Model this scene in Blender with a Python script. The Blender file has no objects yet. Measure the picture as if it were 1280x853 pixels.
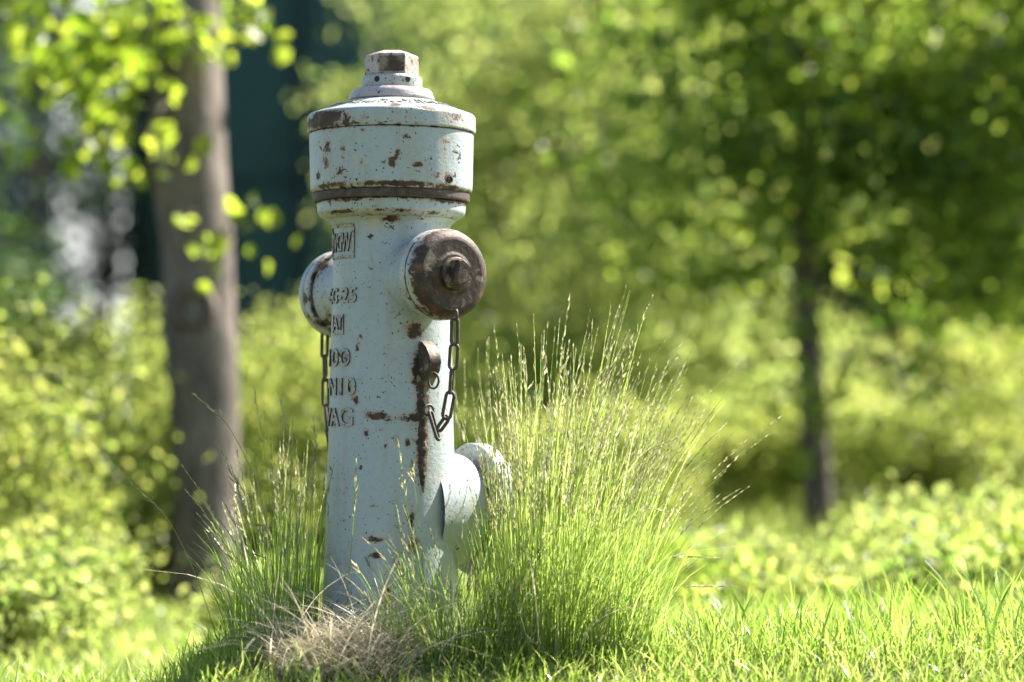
import bpy, math, random
import numpy as np
from mathutils import Vector, noise

# ------------------------------------------------------------------ camera, world, sun
S = bpy.context.scene
COL = S.collection
F_PX, HZ, D0 = 3022.0, 515.0, 4.03          # focal length in photo pixels, horizon row, metres to the hydrant
CX, CY, CZ = 0.2013, -4.03, 0.393
PITCH = math.atan((HZ - 426.5) / F_PX)
cam_d = bpy.data.cameras.new('camera')
cam = bpy.data.objects.new('camera', cam_d)
COL.objects.link(cam)
cam.location = (CX, CY, CZ)
cam.rotation_euler = (math.pi / 2 + PITCH, 0, 0)
cam_d.sensor_width = 36.0
cam_d.lens = F_PX * 36.0 / 1280.0
cam_d.clip_start, cam_d.clip_end = 0.05, 2000.0
cam_d.dof.use_dof = True
cam_d.dof.focus_distance = 3.92
cam_d.dof.aperture_fstop = 1.7
S.camera = cam

SUN_AZ, SUN_EL = math.radians(57.0), math.radians(47.0)
world = bpy.data.worlds.new('World')
S.world = world
world.use_nodes = True
wn = world.node_tree
sky = wn.nodes.new('ShaderNodeTexSky')
sky.sky_type = 'NISHITA'
sky.sun_disc = False
sky.sun_elevation = SUN_EL
sky.sun_rotation = SUN_AZ
sky.dust_density = 1.6
wn.links.new(sky.outputs[0], wn.nodes['Background'].inputs[0])
wn.nodes['Background'].inputs[1].default_value = 0.06
sun_d = bpy.data.lights.new('sun', 'SUN')
sun_d.energy = 5.0
sun_d.angle = math.radians(0.53)
sun_d.color = (1.0, 0.93, 0.80)
sun = bpy.data.objects.new('sun', sun_d)
COL.objects.link(sun)
SUN_DIR = Vector((math.sin(SUN_AZ) * math.cos(SUN_EL), math.cos(SUN_AZ) * math.cos(SUN_EL), math.sin(SUN_EL)))
sun.rotation_euler = SUN_DIR.to_track_quat('Z', 'Y').to_euler()
sun.location = (6, 6, 9)
S.view_settings.view_transform = 'Standard'
S.view_settings.look = 'None'
S.view_settings.exposure = 2.15
S.view_settings.gamma = 1.0
S.view_settings.use_curve_mapping = False
S.render.engine = 'CYCLES'
S.cycles.max_bounces = 8
S.cycles.diffuse_bounces = 4
S.cycles.transmission_bounces = 4
S.cycles.transparent_max_bounces = 4
S.cycles.caustics_reflective = False
S.cycles.caustics_refractive = False

rnd = random.Random(7)
R = np.random.default_rng(11)


def P(px, py, d):
    """photo pixel + distance in front of the camera -> world point"""
    u, v = (px - 640.0) / F_PX, (426.5 - py) / F_PX
    fy = math.cos(PITCH) - v * math.sin(PITCH)
    fz = math.sin(PITCH) + v * math.cos(PITCH)
    return Vector((CX + u / fy * d, CY + d, CZ + fz / fy * d))


def HZY(py):
    return P(489, py, D0).z


PX = 1.0 / 750.0                             # metres per photo pixel at the hydrant


# ------------------------------------------------------------------ mesh helpers
def tag(o, label=None, cat=None, group=None, kind=None):
    if label: o['label'] = label
    if cat: o['category'] = cat
    if group: o['group'] = group
    if kind: o['kind'] = kind
    return o


def empty(name, loc=(0, 0, 0)):
    o = bpy.data.objects.new(name, None)
    o.location = loc
    o.empty_display_size = 0.1
    COL.objects.link(o)
    return o


def link(name, me, mat, parent=None):
    o = bpy.data.objects.new(name, me)
    COL.objects.link(o)
    if mat is not None and not me.materials:
        me.materials.append(mat)
    if parent is not None:
        o.parent = parent
    return o


def mesh(name, verts, faces, mat, parent=None, smooth=35, attrs=None, off=None):
    me = bpy.data.meshes.new(name)
    if off is not None:
        verts = [(v[0] - off[0], v[1] - off[1], v[2] - off[2]) for v in verts]
    me.from_pydata([tuple(v) for v in verts], [], faces)
    if attrs:
        for k, a in attrs.items():
            at = me.attributes.new(k, 'FLOAT', 'POINT')
            at.data.foreach_set('value', np.asarray(a, dtype=np.float32))
    me.update()
    if smooth:
        me.shade_smooth()
        if smooth < 179:
            me.set_sharp_from_angle(angle=math.radians(smooth))
    return link(name, me, mat, parent)


def quads_mesh(name, V, Q, mat, parent=None, tone=None, smooth=True):
    """fast mesh from numpy: V (n,3), Q (m,4)"""
    me = bpy.data.meshes.new(name)
    me.vertices.add(len(V))
    me.vertices.foreach_set('co', np.ascontiguousarray(V, dtype=np.float32).ravel())
    m = len(Q)
    me.loops.add(m * 4)
    me.loops.foreach_set('vertex_index', np.ascontiguousarray(Q, dtype=np.int32).ravel())
    me.polygons.add(m)
    me.polygons.foreach_set('loop_start', np.arange(0, m * 4, 4, dtype=np.int32))
    me.polygons.foreach_set('use_smooth', np.full(m, smooth))
    if tone is not None:
        at = me.attributes.new('tone', 'FLOAT', 'POINT')
        at.data.foreach_set('value', np.ascontiguousarray(tone, dtype=np.float32))
    me.update(calc_edges=True)
    return link(name, me, mat, parent)


def soften(prof, c):
    """round the corners of a (r, h, rust) profile"""
    out = [prof[0]]
    for i in range(1, len(prof) - 1):
        a, b, d = [np.array(p, dtype=float) for p in (prof[i - 1], prof[i], prof[i + 1])]
        la, ld = np.linalg.norm((a - b)[:2]), np.linalg.norm((d - b)[:2])
        k = min(c, la * .45, ld * .45)
        if k < 1e-5 or la < 1e-6 or ld < 1e-6:
            out.append(tuple(b)); continue
        p0, p1 = b + (a - b) / la * k, b + (d - b) / ld * k
        for t in (0, .33, .67, 1):
            out.append(tuple(p0 * (1 - t) ** 2 + b * 2 * t * (1 - t) + p1 * t * t))
    out.append(prof[-1])
    return out


def lathe(prof, n=96, step=0.006, frame=None, rustf=None):
    """prof [(r, h, rust)]; frame (origin, axis dir, ref dir); returns verts, faces, rust"""
    pts = [prof[0]]
    for a, b in zip(prof[:-1], prof[1:]):
        L = math.hypot(b[0] - a[0], b[1] - a[1])
        k = max(1, int(L / step))
        for i in range(1, k + 1):
            t = i / k
            pts.append(tuple(a[j] * (1 - t) + b[j] * t for j in range(3)))
    if frame is None:
        o, ax, u = Vector((0, 0, 0)), Vector((0, 0, 1)), Vector((0, -1, 0))
    else:
        o, ax, u = frame
    w = ax.cross(u)
    V, Fc, Ru, rings = [], [], [], []
    for r, h, ru in pts:
        if r < 1e-5:
            rings.append([len(V)]); V.append(o + ax * h); Ru.append(ru)
        else:
            ring = []
            for i in range(n):
                a = 2 * math.pi * i / n
                ring.append(len(V))
                V.append(o + ax * h + (u * math.cos(a) + w * math.sin(a)) * r)
                Ru.append(ru)
            rings.append(ring)
    for A, B in zip(rings[:-1], rings[1:]):
        if len(A) == 1 and len(B) == 1: continue
        for i in range(n):
            j = (i + 1) % n
            if len(A) == 1: Fc.append((A[0], B[j], B[i]))
            elif len(B) == 1: Fc.append((A[i], A[j], B[0]))
            else: Fc.append((A[i], A[j], B[j], B[i]))
    if rustf: Ru = [max(ru, rustf(v)) for v, ru in zip(V, Ru)]
    return V, Fc, Ru


def tube(path, radii, sides=8, closed=False):
    path = [Vector(p) for p in path]
    V, Fc = [], []
    m = len(path)
    prev = None
    for i, p in enumerate(path):
        if closed: t = path[(i + 1) % m] - path[i - 1]
        else: t = path[min(i + 1, m - 1)] - path[max(i - 1, 0)]
        t.normalize()
        if prev is None:
            u = t.orthogonal().normalized()
        else:
            u = (prev - t * prev.dot(t)).normalized()
        prev = u
        w = t.cross(u)
        r = radii[i] if isinstance(radii, (list, tuple)) else radii
        for k in range(sides):
            a = 2 * math.pi * k / sides
            V.append(p + (u * math.cos(a) + w * math.sin(a)) * r)
    for i in range(m if closed else m - 1):
        a, b = i * sides, ((i + 1) % m) * sides
        for k in range(sides):
            k2 = (k + 1) % sides
            Fc.append((a + k, a + k2, b + k2, b + k))
    if not closed:
        Fc.append(tuple(range(sides))[::-1])
        Fc.append(tuple((m - 1) * sides + k for k in range(sides)))
    return V, Fc


def box(c, s, rot=None):
    V = []
    for x in (-.5, .5):
        for y in (-.5, .5):
            for z in (-.5, .5):
                v = Vector((x * s[0], y * s[1], z * s[2]))
                if rot is not None: v = rot @ v
                V.append(v + Vector(c))
    Fc = [(0, 1, 3, 2), (4, 6, 7, 5), (0, 4, 5, 1), (2, 3, 7, 6), (0, 2, 6, 4), (1, 5, 7, 3)]
    return V, Fc


def merge(parts):
    V, Fc = [], []
    for v, f in parts:
        k = len(V)
        V += list(v)
        Fc += [tuple(i + k for i in g) for g in f]
    return V, Fc


# ------------------------------------------------------------------ materials
class NT:
    def __init__(self, name):
        self.m = bpy.data.materials.new(name)
        self.m.use_nodes = True
        self.t = self.m.node_tree
        self.t.nodes.clear()
        self.out = self.t.nodes.new('ShaderNodeOutputMaterial')

    def n(self, typ, **kw):
        nd = self.t.nodes.new(typ)
        for k, v in kw.items():
            if k.startswith('i_'):
                key = k[2:].replace('_', ' ')
                nd.inputs[key].default_value = v
            else:
                setattr(nd, k, v)
        return nd

    def l(self, a, b):
        self.t.links.new(a, b)

    def val(self, a, sock):
        if isinstance(a, (int, float)): sock.default_value = a
        else: self.l(a, sock)

    def math(self, op, a, b=0.0, clamp=False):
        nd = self.n('ShaderNodeMath', operation=op, use_clamp=clamp)
        self.val(a, nd.inputs[0]); self.val(b, nd.inputs[1])
        return nd.outputs[0]

    def mix(self, f, a, b):
        nd = self.n('ShaderNodeMix', data_type='RGBA')
        self.val(f, nd.inputs[0])
        for x, s in ((a, nd.inputs[6]), (b, nd.inputs[7])):
            if isinstance(x, tuple): s.default_value = (*x, 1.0)
            else: self.l(x, s)
        return nd.outputs[2]

    def noise(self, scale, detail=4, rough=.55, vec=None, dist=0.0):
        nd = self.n('ShaderNodeTexNoise')
        nd.inputs['Scale'].default_value = scale
        nd.inputs['Detail'].default_value = detail
        nd.inputs['Roughness'].default_value = rough
        nd.inputs['Distortion'].default_value = dist
        if vec is not None: self.l(vec, nd.inputs['Vector'])
        return nd.outputs[0]

    def coords(self, scale=(1, 1, 1), kind='Object'):
        tc = self.n('ShaderNodeTexCoord')
        mp = self.n('ShaderNodeMapping')
        mp.inputs['Scale'].default_value = scale
        self.l(tc.outputs[kind], mp.inputs[0])
        return mp.outputs[0]

    def ramp(self, f, stops, interp='LINEAR'):
        nd = self.n('ShaderNodeValToRGB')
        nd.color_ramp.interpolation = interp
        e = nd.color_ramp.elements
        while len(e) < len(stops): e.new(.5)
        for q, (p, c) in zip(e, stops):
            q.position = p
            q.color = (*c, 1.0) if isinstance(c, tuple) else (c, c, c, 1.0)
        self.l(f, nd.inputs[0])
        return nd.outputs[0]

    def attr(self, name):
        return self.n('ShaderNodeAttribute', attribute_name=name).outputs['Fac']


def paint_material(name, chip=0.0, grime=1.0, base=(0.315, 0.37, 0.41)):
    """weathered pale blue-green paint over rusty cast iron; 'rust' vertex values say where it has gone"""
    T = NT(name)
    co = T.coords()
    big = T.noise(9, 3, .6, co)
    streak = T.noise(1, 5, .6, T.coords((34, 34, 5)))
    col = T.mix(T.ramp(big, [(.35, 0.0), (.7, 1.0)]), base, (base[0] * .97, base[1] * .965, base[2] * .93))
    col = T.mix(T.math('MULTIPLY', T.ramp(streak, [(.52, 0.0), (.78, 1.0)]), .75 * grime), col, (0.26, 0.27, 0.20))
    pinkish = T.noise(22, 4, .6, co)
    col = T.mix(T.math('MULTIPLY', T.ramp(pinkish, [(.58, 0.0), (.74, 1.0)]), .35), col, (0.55, 0.45, 0.36))
    # rust where the vertex value is high, broken up by noise; plus small random chips
    a = T.attr('rust')
    nz = T.noise(70, 6, .68, co, .3)
    m1 = T.math('ADD', T.math('MULTIPLY', a, .72), T.math('MULTIPLY', T.math('SUBTRACT', nz, .5), 1.25))
    m1 = T.ramp(m1, [(.37, 0.0), (.50, 1.0)])
    c2 = T.noise(46, 5, .62, co, .6)
    sel = T.noise(7, 2, .5, co)
    m2 = T.math('ADD', c2, T.math('MULTIPLY', T.math('SUBTRACT', sel, .5), .30))
    m2 = T.ramp(m2, [(.69 - chip, 0.0), (.705 - chip, 1.0)])
    fine = T.noise(210, 3, .5, co)
    m3 = T.ramp(T.math('ADD', fine, T.math('MULTIPLY', a, .10)), [(.675 - chip * .5, 0.0), (.70 - chip * .5, 1.0)])
    m = T.math('MAXIMUM', T.math('MAXIMUM', m1, m2), m3, True)
    rn = T.noise(55, 5, .65, co)
    rust = T.ramp(rn, [(.30, (.012, .008, .007)), (.50, (.034, .019, .013)), (.64, (.10, .043, .019)), (.78, (.24, .11, .045))])
    halo = T.ramp(T.math('ADD', T.math('MULTIPLY', a, .7), T.math('MULTIPLY', T.math('SUBTRACT', nz, .5), .9)), [(.16, 0.0), (.55, 1.0)])
    spk = T.ramp(T.noise(95, 6, .75, co), [(.50, 0.0), (.70, 1.0)])
    col = T.mix(T.math('MULTIPLY', spk, .30), col, (.20, .19, .15))
    run = T.ramp(T.noise(1, 4, .6, T.coords((48, 48, 3.2))), [(.56, 0.0), (.74, 1.0)])
    col = T.mix(T.math('MULTIPLY', run, .35), col, (.30, .20, .11))
    col = T.mix(T.math('MULTIPLY', halo, .7), col, (.34, .19, .09))
    col = T.mix(m, col, rust)
    b = T.n('ShaderNodeBsdfPrincipled')
    T.l(col, b.inputs['Base Color'])
    rg = T.ramp(T.math('ADD', T.math('MULTIPLY', m, .38), T.math('MULTIPLY', big, .3)), [(0.0, .26), (1.0, .95)])
    T.l(rg, b.inputs['Roughness'])
    b.inputs['Specular IOR Level'].default_value = .45
    h = T.math('ADD', T.math('MULTIPLY', m, -.7), T.math('MULTIPLY', T.noise(150, 6, .7, co), .9))
    h = T.math('ADD', h, T.math('MULTIPLY', T.noise(34, 4, .6, co), .9))
    h = T.math('ADD', h, T.math('MULTIPLY', T.math('MULTIPLY', m, rn), .9))
    bp = T.n('ShaderNodeBump')
    bp.inputs['Strength'].default_value = .7
    bp.inputs['Distance'].default_value = .0016
    T.l(h, bp.inputs['Height'])
    T.l(bp.outputs[0], b.inputs['Normal'])
    T.l(b.outputs[0], T.out.inputs[0])
    return T.m


def iron_material(name, dark=(.014, .010, .008), mid=(.040, .024, .016), hi=(.11, .062, .036), flake=(.22, .19, .13), fl=.54):
    T = NT(name)
    co = T.coords()
    nz = T.noise(60, 6, .65, co)
    col = T.ramp(nz, [(.32, dark), (.52, mid), (.72, hi)])
    fk = T.ramp(T.noise(38, 5, .6, co, .4), [(fl, 0.0), (fl + .07, 1.0)])
    col = T.mix(T.math('MULTIPLY', fk, .75), col, flake)
    b = T.n('ShaderNodeBsdfPrincipled')
    T.l(col, b.inputs['Base Color'])
    b.inputs['Roughness'].default_value = .62
    b.inputs['Metallic'].default_value = .15
    bp = T.n('ShaderNodeBump')
    bp.inputs['Strength'].default_value = .7
    bp.inputs['Distance'].default_value = .0018
    T.l(nz, bp.inputs['Height'])
    T.l(bp.outputs[0], b.inputs['Normal'])
    T.l(b.outputs[0], T.out.inputs[0])
    return T.m


def leaf_material(name, c0, c1, tr0, tr1, trans=.5, rough=.42):
    """two-sided leaf: reflects a dull green, lets through a warmer one"""
    T = NT(name)
    a = T.attr('tone')
    col = T.mix(a, c0, c1)
    tcol = T.mix(a, tr0, tr1)
    b = T.n('ShaderNodeBsdfPrincipled')
    T.l(col, b.inputs['Base Color'])
    b.inputs['Roughness'].default_value = rough
    b.inputs['Specular IOR Level'].default_value = .4
    t = T.n('ShaderNodeBsdfTranslucent')
    T.l(tcol, t.inputs['Color'])
    mx = T.n('ShaderNodeMixShader')
    mx.inputs[0].default_value = trans
    T.l(b.outputs[0], mx.inputs[1])
    T.l(t.outputs[0], mx.inputs[2])
    T.l(mx.outputs[0], T.out.inputs[0])
    return T.m


def plain(name, c0, c1, scale=20, rough=.8, bump=.3, dist=.003, stretch=(1, 1, 1), detail=5):
    T = NT(name)
    nz = T.noise(scale, detail, .6, T.coords(stretch))
    b = T.n('ShaderNodeBsdfPrincipled')
    T.l(T.ramp(nz, [(.3, c0), (.7, c1)]), b.inputs['Base Color'])
    b.inputs['Roughness'].default_value = rough
    if bump:
        bp = T.n('ShaderNodeBump')
        bp.inputs['Strength'].default_value = bump
        bp.inputs['Distance'].default_value = dist
        T.l(nz, bp.inputs['Height'])
        T.l(bp.outputs[0], b.inputs['Normal'])
    T.l(b.outputs[0], T.out.inputs[0])
    return T.m


M = {}
M['paint'] = paint_material('weathered_paint')
M['paint_worn'] = paint_material('worn_paint', chip=.05, grime=1.5, base=(.32, .355, .37))
M['paint_top'] = paint_material('chalky_paint', chip=.03, grime=.8, base=(.36, .325, .33))
M['iron'] = iron_material('rusty_iron')
M['band'] = iron_material('rusty_band', (.020, .013, .010), (.05, .033, .025), (.11, .075, .058), (.34, .35, .32), .62)
M['chain'] = iron_material('chain_steel', (.030, .024, .021), (.065, .05, .042), (.12, .09, .07), (.2, .17, .14), .74)
M['hole_shade'] = plain('painted_hole_shade', (.012, .010, .009), (.03, .022, .018), 80)  # near-black colour stands in for the shade inside holes and slots
M['bark'] = plain('tree_bark', (.055, .046, .042), (.20, .165, .148), 26, .9, .9, .02, (1, 1, .28))
M['bark_dark'] = plain('dark_bark', (.045, .034, .028), (.13, .10, .085), 22, .9, .8, .015, (1, 1, .3))
M['soil'] = plain('soil_and_moss', (.055, .065, .022), (.13, .14, .045), 6, .95, .6, .02)
M['screen'] = plain('green_windscreen', (.018, .060, .054), (.030, .082, .074), 5, .85, .2, .01, (1, 1, .3))
M['post'] = plain('green_steel', (.006, .020, .024), (.009, .028, .032), 8, .9, 0)
M['wall'] = plain('pale_render', (.46, .50, .55), (.54, .58, .63), 2, .9, .2, .01)
M['glass'] = plain('window_glass', (.05, .07, .09), (.09, .11, .14), 1, .1, 0)
M['frame'] = plain('white_frame', (.68, .70, .72), (.76, .77, .78), 4, .5, 0)
M['roof'] = plain('dark_roof', (.08, .07, .07), (.12, .10, .10), 6, .8, .3, .01)
M['grass'] = leaf_material('grass_blade', (.06, .13, .018), (.22, .26, .08), (.24, .44, .04), (.62, .68, .20), .55, .28)
M['grass_tall'] = leaf_material('tall_grass', (.06, .13, .020), (.22, .28, .09), (.24, .46, .035), (.62, .74, .20), .55, .28)
M['seed'] = leaf_material('seed_husk', (.22, .22, .12), (.46, .42, .31), (.30, .32, .14), (.62, .57, .38), .5, .35)
M['hay'] = leaf_material('dry_hay', (.38, .33, .24), (.70, .63, .50), (.42, .36, .23), (.70, .62, .46), .35, .45)  # sunlight on the shaded hay is put into this pale colour
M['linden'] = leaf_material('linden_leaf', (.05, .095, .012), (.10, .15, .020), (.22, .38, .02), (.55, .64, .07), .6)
M['hedge'] = leaf_material('hedge_leaf', (.065, .105, .022), (.15, .18, .05), (.24, .385, .055), (.65, .66, .19), .62, .45)
M['pale'] = leaf_material('pale_leaf', (.055, .095, .022), (.14, .165, .055), (.21, .385, .06), (.64, .65, .22), .64)
M['dark'] = leaf_material('shade_tinted_leaf', (.018, .050, .022), (.05, .095, .03), (.04, .11, .018), (.19, .31, .05), .48)  # crown shade and its bluish skylight tint put into the leaf colour
M['maple'] = leaf_material('young_maple_leaf', (.030, .072, .022), (.08, .13, .03), (.13, .29, .03), (.62, .72, .12), .6, .35)


# ------------------------------------------------------------------ ground
def sst(a, b, x):
    t = np.clip((x - a) / (b - a), 0, 1)
    return t * t * (3 - 2 * t)


def gz(x, y):
    """height of the ground: a low crest at the hydrant that falls away behind and to the left"""
    d = y - CY
    z = -0.11 * np.clip(d - 4.2, 0, 1.85) - 0.095 * sst(-.24, -.45, x) * sst(6.0, 4.5, d) + .012 * sst(.7, 1.2, x) * sst(5.2, 4.4, d)
    z = z + 0.012 * sst(.35, .05, np.hypot(x, y + .05)) - 0.36 * np.clip(3.80 + .28 * sst(-.25, -.5, x) - d, 0, .9)
    return z


xs = np.unique(np.concatenate([np.linspace(-2.5, 3, 90), np.linspace(-14, 14, 60), np.linspace(-600, 600, 31)]))
ys = np.unique(np.concatenate([np.linspace(-2.5, 3, 90), np.linspace(-8, 30, 70), np.linspace(-300, 900, 31)]))
GX, GY = np.meshgrid(xs, ys)
V = np.stack([GX, GY, gz(GX, GY)], -1).reshape(-1, 3)
nx, ny = len(xs), len(ys)
I = (np.arange(ny - 1)[:, None] * nx + np.arange(nx - 1)[None, :]).ravel()
Q = np.stack([I, I + 1, I + nx + 1, I + nx], -1)
tag(quads_mesh('ground', V, Q, M['soil']), kind='structure')


# ------------------------------------------------------------------ fire hydrant
hyd = empty('fire_hydrant', (0, 0, 0))
tag(hyd, 'weathered pale blue post fire hydrant with rusty caps and chains in tall grass', 'fire hydrant')


def spotfn(spots, amp=1.0):
    def f(v):
        if v.y > 0.01: return .18 if math.sin(v.z * 40 + v.x * 90) > .8 else 0.0
        px = 489 + v.x * 750
        py = HZ - (v.z - CZ) * 750
        s = 0.0
        for (x, y, rx, ry, k) in spots:
            e = ((px - x) / rx) ** 2 + ((py - y) / ry) ** 2
            if e < 9: s = max(s, k * math.exp(-e * .7))
        return s * amp
    return f


def prof_px(rows, rust=0.0):
    return [(r * PX, HZY(y), (row[2] if len(row) > 2 else rust)) for row in rows for (y, r) in [row[:2]]]


pil_spots = [(531, 500, 8, 45, 1.0), (527, 470, 9, 30, 1.0), (519, 416, 13, 11, .95), (530, 560, 8, 40, .95), (523, 522, 12, 9, .9),
             (508, 522, 10, 6, .7), (517, 645, 6, 22, .75), (520, 674, 8, 16, .7), (476, 670, 14, 4, .95), (474, 689, 11, 4, .9),
             (489, 735, 6, 26, .7), (474, 520, 17, 6, .9), (491, 523, 14, 4, .75), (449, 500, 4, 6, .9), (451, 437, 4, 4, .9),
             (455, 424, 3, 4, .9), (490, 279, 13, 5, .85), (463, 540, 6, 4, .8), (500, 548, 4, 8, .7), (512, 553, 4, 6, .7),
             (456, 583, 4, 2.5, .9), (471, 629, 4, 3, .9), (433, 648, 4, 3, .7), (486, 556, 3, 3, .9), (480, 535, 3, 3, .8),
             (470, 728, 6, 12, .4), (432, 722, 10, 5, .5), (475, 645, 4, 3, .6), (424, 448, 4, 5, .8), (437, 448, 3, 5, .8), (440, 486, 4, 5, .8),
             (420, 530, 5, 5, .7), (428, 300, 9, 3, .6), (470, 340, 10, 4, .4), (495, 392, 4, 3, .6), (503, 394, 3, 5, .6), (500, 440, 20, 30, .25),
             (445, 270, 30, 4, .6), (530, 276, 20, 4, .6), (505, 700, 5, 30, .5), (415, 690, 10, 8, .5), (425, 700, 6, 8, .5), (460, 750, 50, 18, .35)]
pil_rows = [(830, 88, .5), (790, 87, .2), (700, 83), (540, 78), (430, 75.5), (330, 73), (290, 72), (281, 75), (276, 82, .2)]


def pil_r(py):
    for (y0, r0), (y1, r1) in zip([q[:2] for q in pil_rows[:-1]], [q[:2] for q in pil_rows[1:]]):
        if y1 <= py <= y0:
            return (r0 + (r1 - r0) * (y0 - py) / (y0 - y1)) * PX
    return 75 * PX


Vp, Fp, Rp = lathe(soften(prof_px(pil_rows), .012), 200, .0042, rustf=spotfn(pil_spots))
pillar = mesh('pillar', Vp, Fp, M['paint'], hyd, 40, {'rust': Rp})

# raised lettering on the pillar, centred opposite the big lower outlet
TH0 = math.radians(-59.0)


def wrap_text(body, y0, y1, width, name='raised_lettering', ext=.0030, th0=TH0):
    cu = bpy.data.curves.new('lettering_curve', 'FONT')
    cu.body = body
    cu.extrude = 1.0
    cu.resolution_u = 3
    cu.offset = .012
    ob = bpy.data.objects.new('lettering_curve', cu)
    COL.objects.link(ob)
    bpy.context.view_layer.update()
    dg = bpy.context.evaluated_depsgraph_get()
    me = bpy.data.meshes.new_from_object(ob.evaluated_get(dg))
    bpy.data.objects.remove(ob)
    co = np.array([v.co[:] for v in me.vertices])
    lo, hi = co.min(0), co.max(0)
    u = (co[:, 0] - lo[0]) / (hi[0] - lo[0]) - .5
    v = (co[:, 1] - lo[1]) / (hi[1] - lo[1])
    for i, vt in enumerate(me.vertices):
        py = y1 + (y0 - y1) * v[i]
        r = pil_r(py)
        th = th0 + u[i] * width / r
        rr = r + (ext if co[i, 2] > 0 else -.002)
        vt.co = (rr * math.sin(th), -rr * math.cos(th), HZY(py))
    at = me.attributes.new('rust', 'FLOAT', 'POINT')
    at.data.foreach_set('value', np.where(co[:, 2] > 0, .42, 1.7).astype(np.float32))
    me.update()
    return link(name, me, M['paint_worn'], pillar)


def wrap_bar(u0, u1, y0, y1, ext=.002):
    V, Fc = [], []
    n = max(2, int(abs(u1 - u0) / .006))
    for i in range(n + 1):
        for py in (y0, y1):
            for e in (-.002, ext):
                r = pil_r(py)
                th = TH0 + (u0 + (u1 - u0) * i / n) / r
                V.append(((r + e) * math.sin(th), -(r + e) * math.cos(th), HZY(py)))
    for i in range(n):
        a, b = i * 4, i * 4 + 4
        Fc += [(a, a + 1, b + 1, b), (a + 1, a + 3, b + 3, b + 1), (a + 3, a + 2, b + 2, b + 3)]
    Fc += [(0, 2, 3, 1), (n * 4, n * 4 + 1, n * 4 + 3, n * 4 + 2)]
    return V, Fc


def frame_bars(w, y0, y1, t):
    tx = t * PX
    return merge([wrap_bar(-w / 2, w / 2, y0, y0 + t), wrap_bar(-w / 2, w / 2, y1 - t, y1),
                  wrap_bar(-w / 2, -w / 2 + tx, y0 + t + .3, y1 - t - .3), wrap_bar(w / 2 - tx, w / 2, y0 + t + .3, y1 - t - .3)])


wrap_text('DVGW', 294, 318, .066)
v, f = frame_bars(.080, 284, 326, 3.4)
mesh('raised_frame', v, f, M['paint_worn'], pillar, 30, {'rust': [.45 if i % 2 else 1.6 for i in range(len(v))]})
wrap_text('GG-25', 362, 381, .094)
wrap_text('A1', 399, 414, .026)
v, f = frame_bars(.038, 395, 420, 2.2)
mesh('raised_frame', v, f, M['paint_worn'], pillar, 30, {'rust': [.4 if i % 2 else 1.5 for i in range(len(v))]})
wrap_text('100', 437, 459, .074)
wrap_text('PN10', 473, 495, .100)
wrap_text('VAG', 510, 533, .092)

# head
head_spots = [(410, 157, 34, 12, 1.0), (512, 182, 5, 4, .95), (502, 202, 4, 5, .95), (496, 212, 6, 7, 1), (527, 215, 7, 4, .95), (414, 192, 6, 12, .7),
              (412, 208, 5, 10, .7), (434, 200, 2.5, 18, .7), (457, 212, 4, 5, .8), (484, 212, 3, 3, .8), (562, 229, 6, 7, .9), (548, 226, 6, 5, .8),
              (500, 238, 70, 4, .9), (560, 240, 30, 4, .8), (420, 238, 30, 4, .75), (460, 173, 6, 3, .7), (560, 185, 7, 4, .7), (430, 225, 12, 8, .6),
              (525, 165, 8, 2.5, .8), (498, 142, 12, 3, .8), (540, 145, 22, 3.5, .85), (570, 155, 12, 8, .6), (460, 157, 7, 6, .6), (440, 165, 40, 2.5, .7)]
hf = spotfn(head_spots)
Vh, Fh, Rh = lathe(soften(prof_px([(243, 60, .5), (243, 98, .6), (240, 101, .5), (235, 101.5, .2), (172, 103, .1), (168.5, 102.5, .5), (168.4, 60, .5)]), .003), 160, .0042, rustf=hf)
head = mesh('head', Vh, Fh, M['paint'], hyd, 40, {'rust': Rh})
Vh, Fh, Rh = lathe(soften(prof_px([(168, 60, .6), (168, 104.6, .55), (166, 105.4, .3), (149, 105.4, .2), (145.5, 103.5, .2), (128, 55, .1), (127, 40, .1), (127, 0, 0)]), .0022), 160, .0042, rustf=hf)
lid = mesh('lid', Vh, Fh, M['paint'], hyd, 40, {'rust': Rh})
# worn cast characters on the cone
marks = []
zr0, zr1, rr0, rr1 = HZY(147.5), HZY(128), 105.4 * PX, 55 * PX
for k in range(26):
    th = math.radians(-66 + k * 5.4)
    for q in range(rnd.choice((2, 3, 3))):
        t = rnd.uniform(.42, .66)
        thq = th + rnd.uniform(-.018, .018)
        r = rr0 + (rr1 - rr0) * t
        z = zr0 + (zr1 - zr0) * t
        slope = math.atan2(zr1 - zr0, rr0 - rr1)
        from mathutils import Matrix
        rot = Matrix.Rotation(thq, 3, 'Z') @ Matrix.Rotation(-slope * -1.0, 3, 'X') @ Matrix.Rotation(rnd.choice((0, 0, .5, -.5, 1.57)), 3, 'Z')
        marks.append(box((r * math.sin(thq), -r * math.cos(thq), z + .0008), (.0028, rnd.uniform(.006, .011), .0034), rot))
v, f = merge(marks)
mesh('worn_raised_marks', v, f, M['paint_worn'], lid, 0, {'rust': [.5] * len(v)})

Vh, Fh, Rh = lathe(soften(prof_px([(127.2, 30, .2), (127.2, 53, .4), (125, 54, .1), (117, 51.5), (113, 47.5, .1), (112.6, 30, .2)]), .003), 96, .004)
mesh('collar', Vh, Fh, M['paint_top'], hyd, 40, {'rust': Rh})
# lock ring with dark discs painting the shade of its holes, hexagon on top


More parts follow.
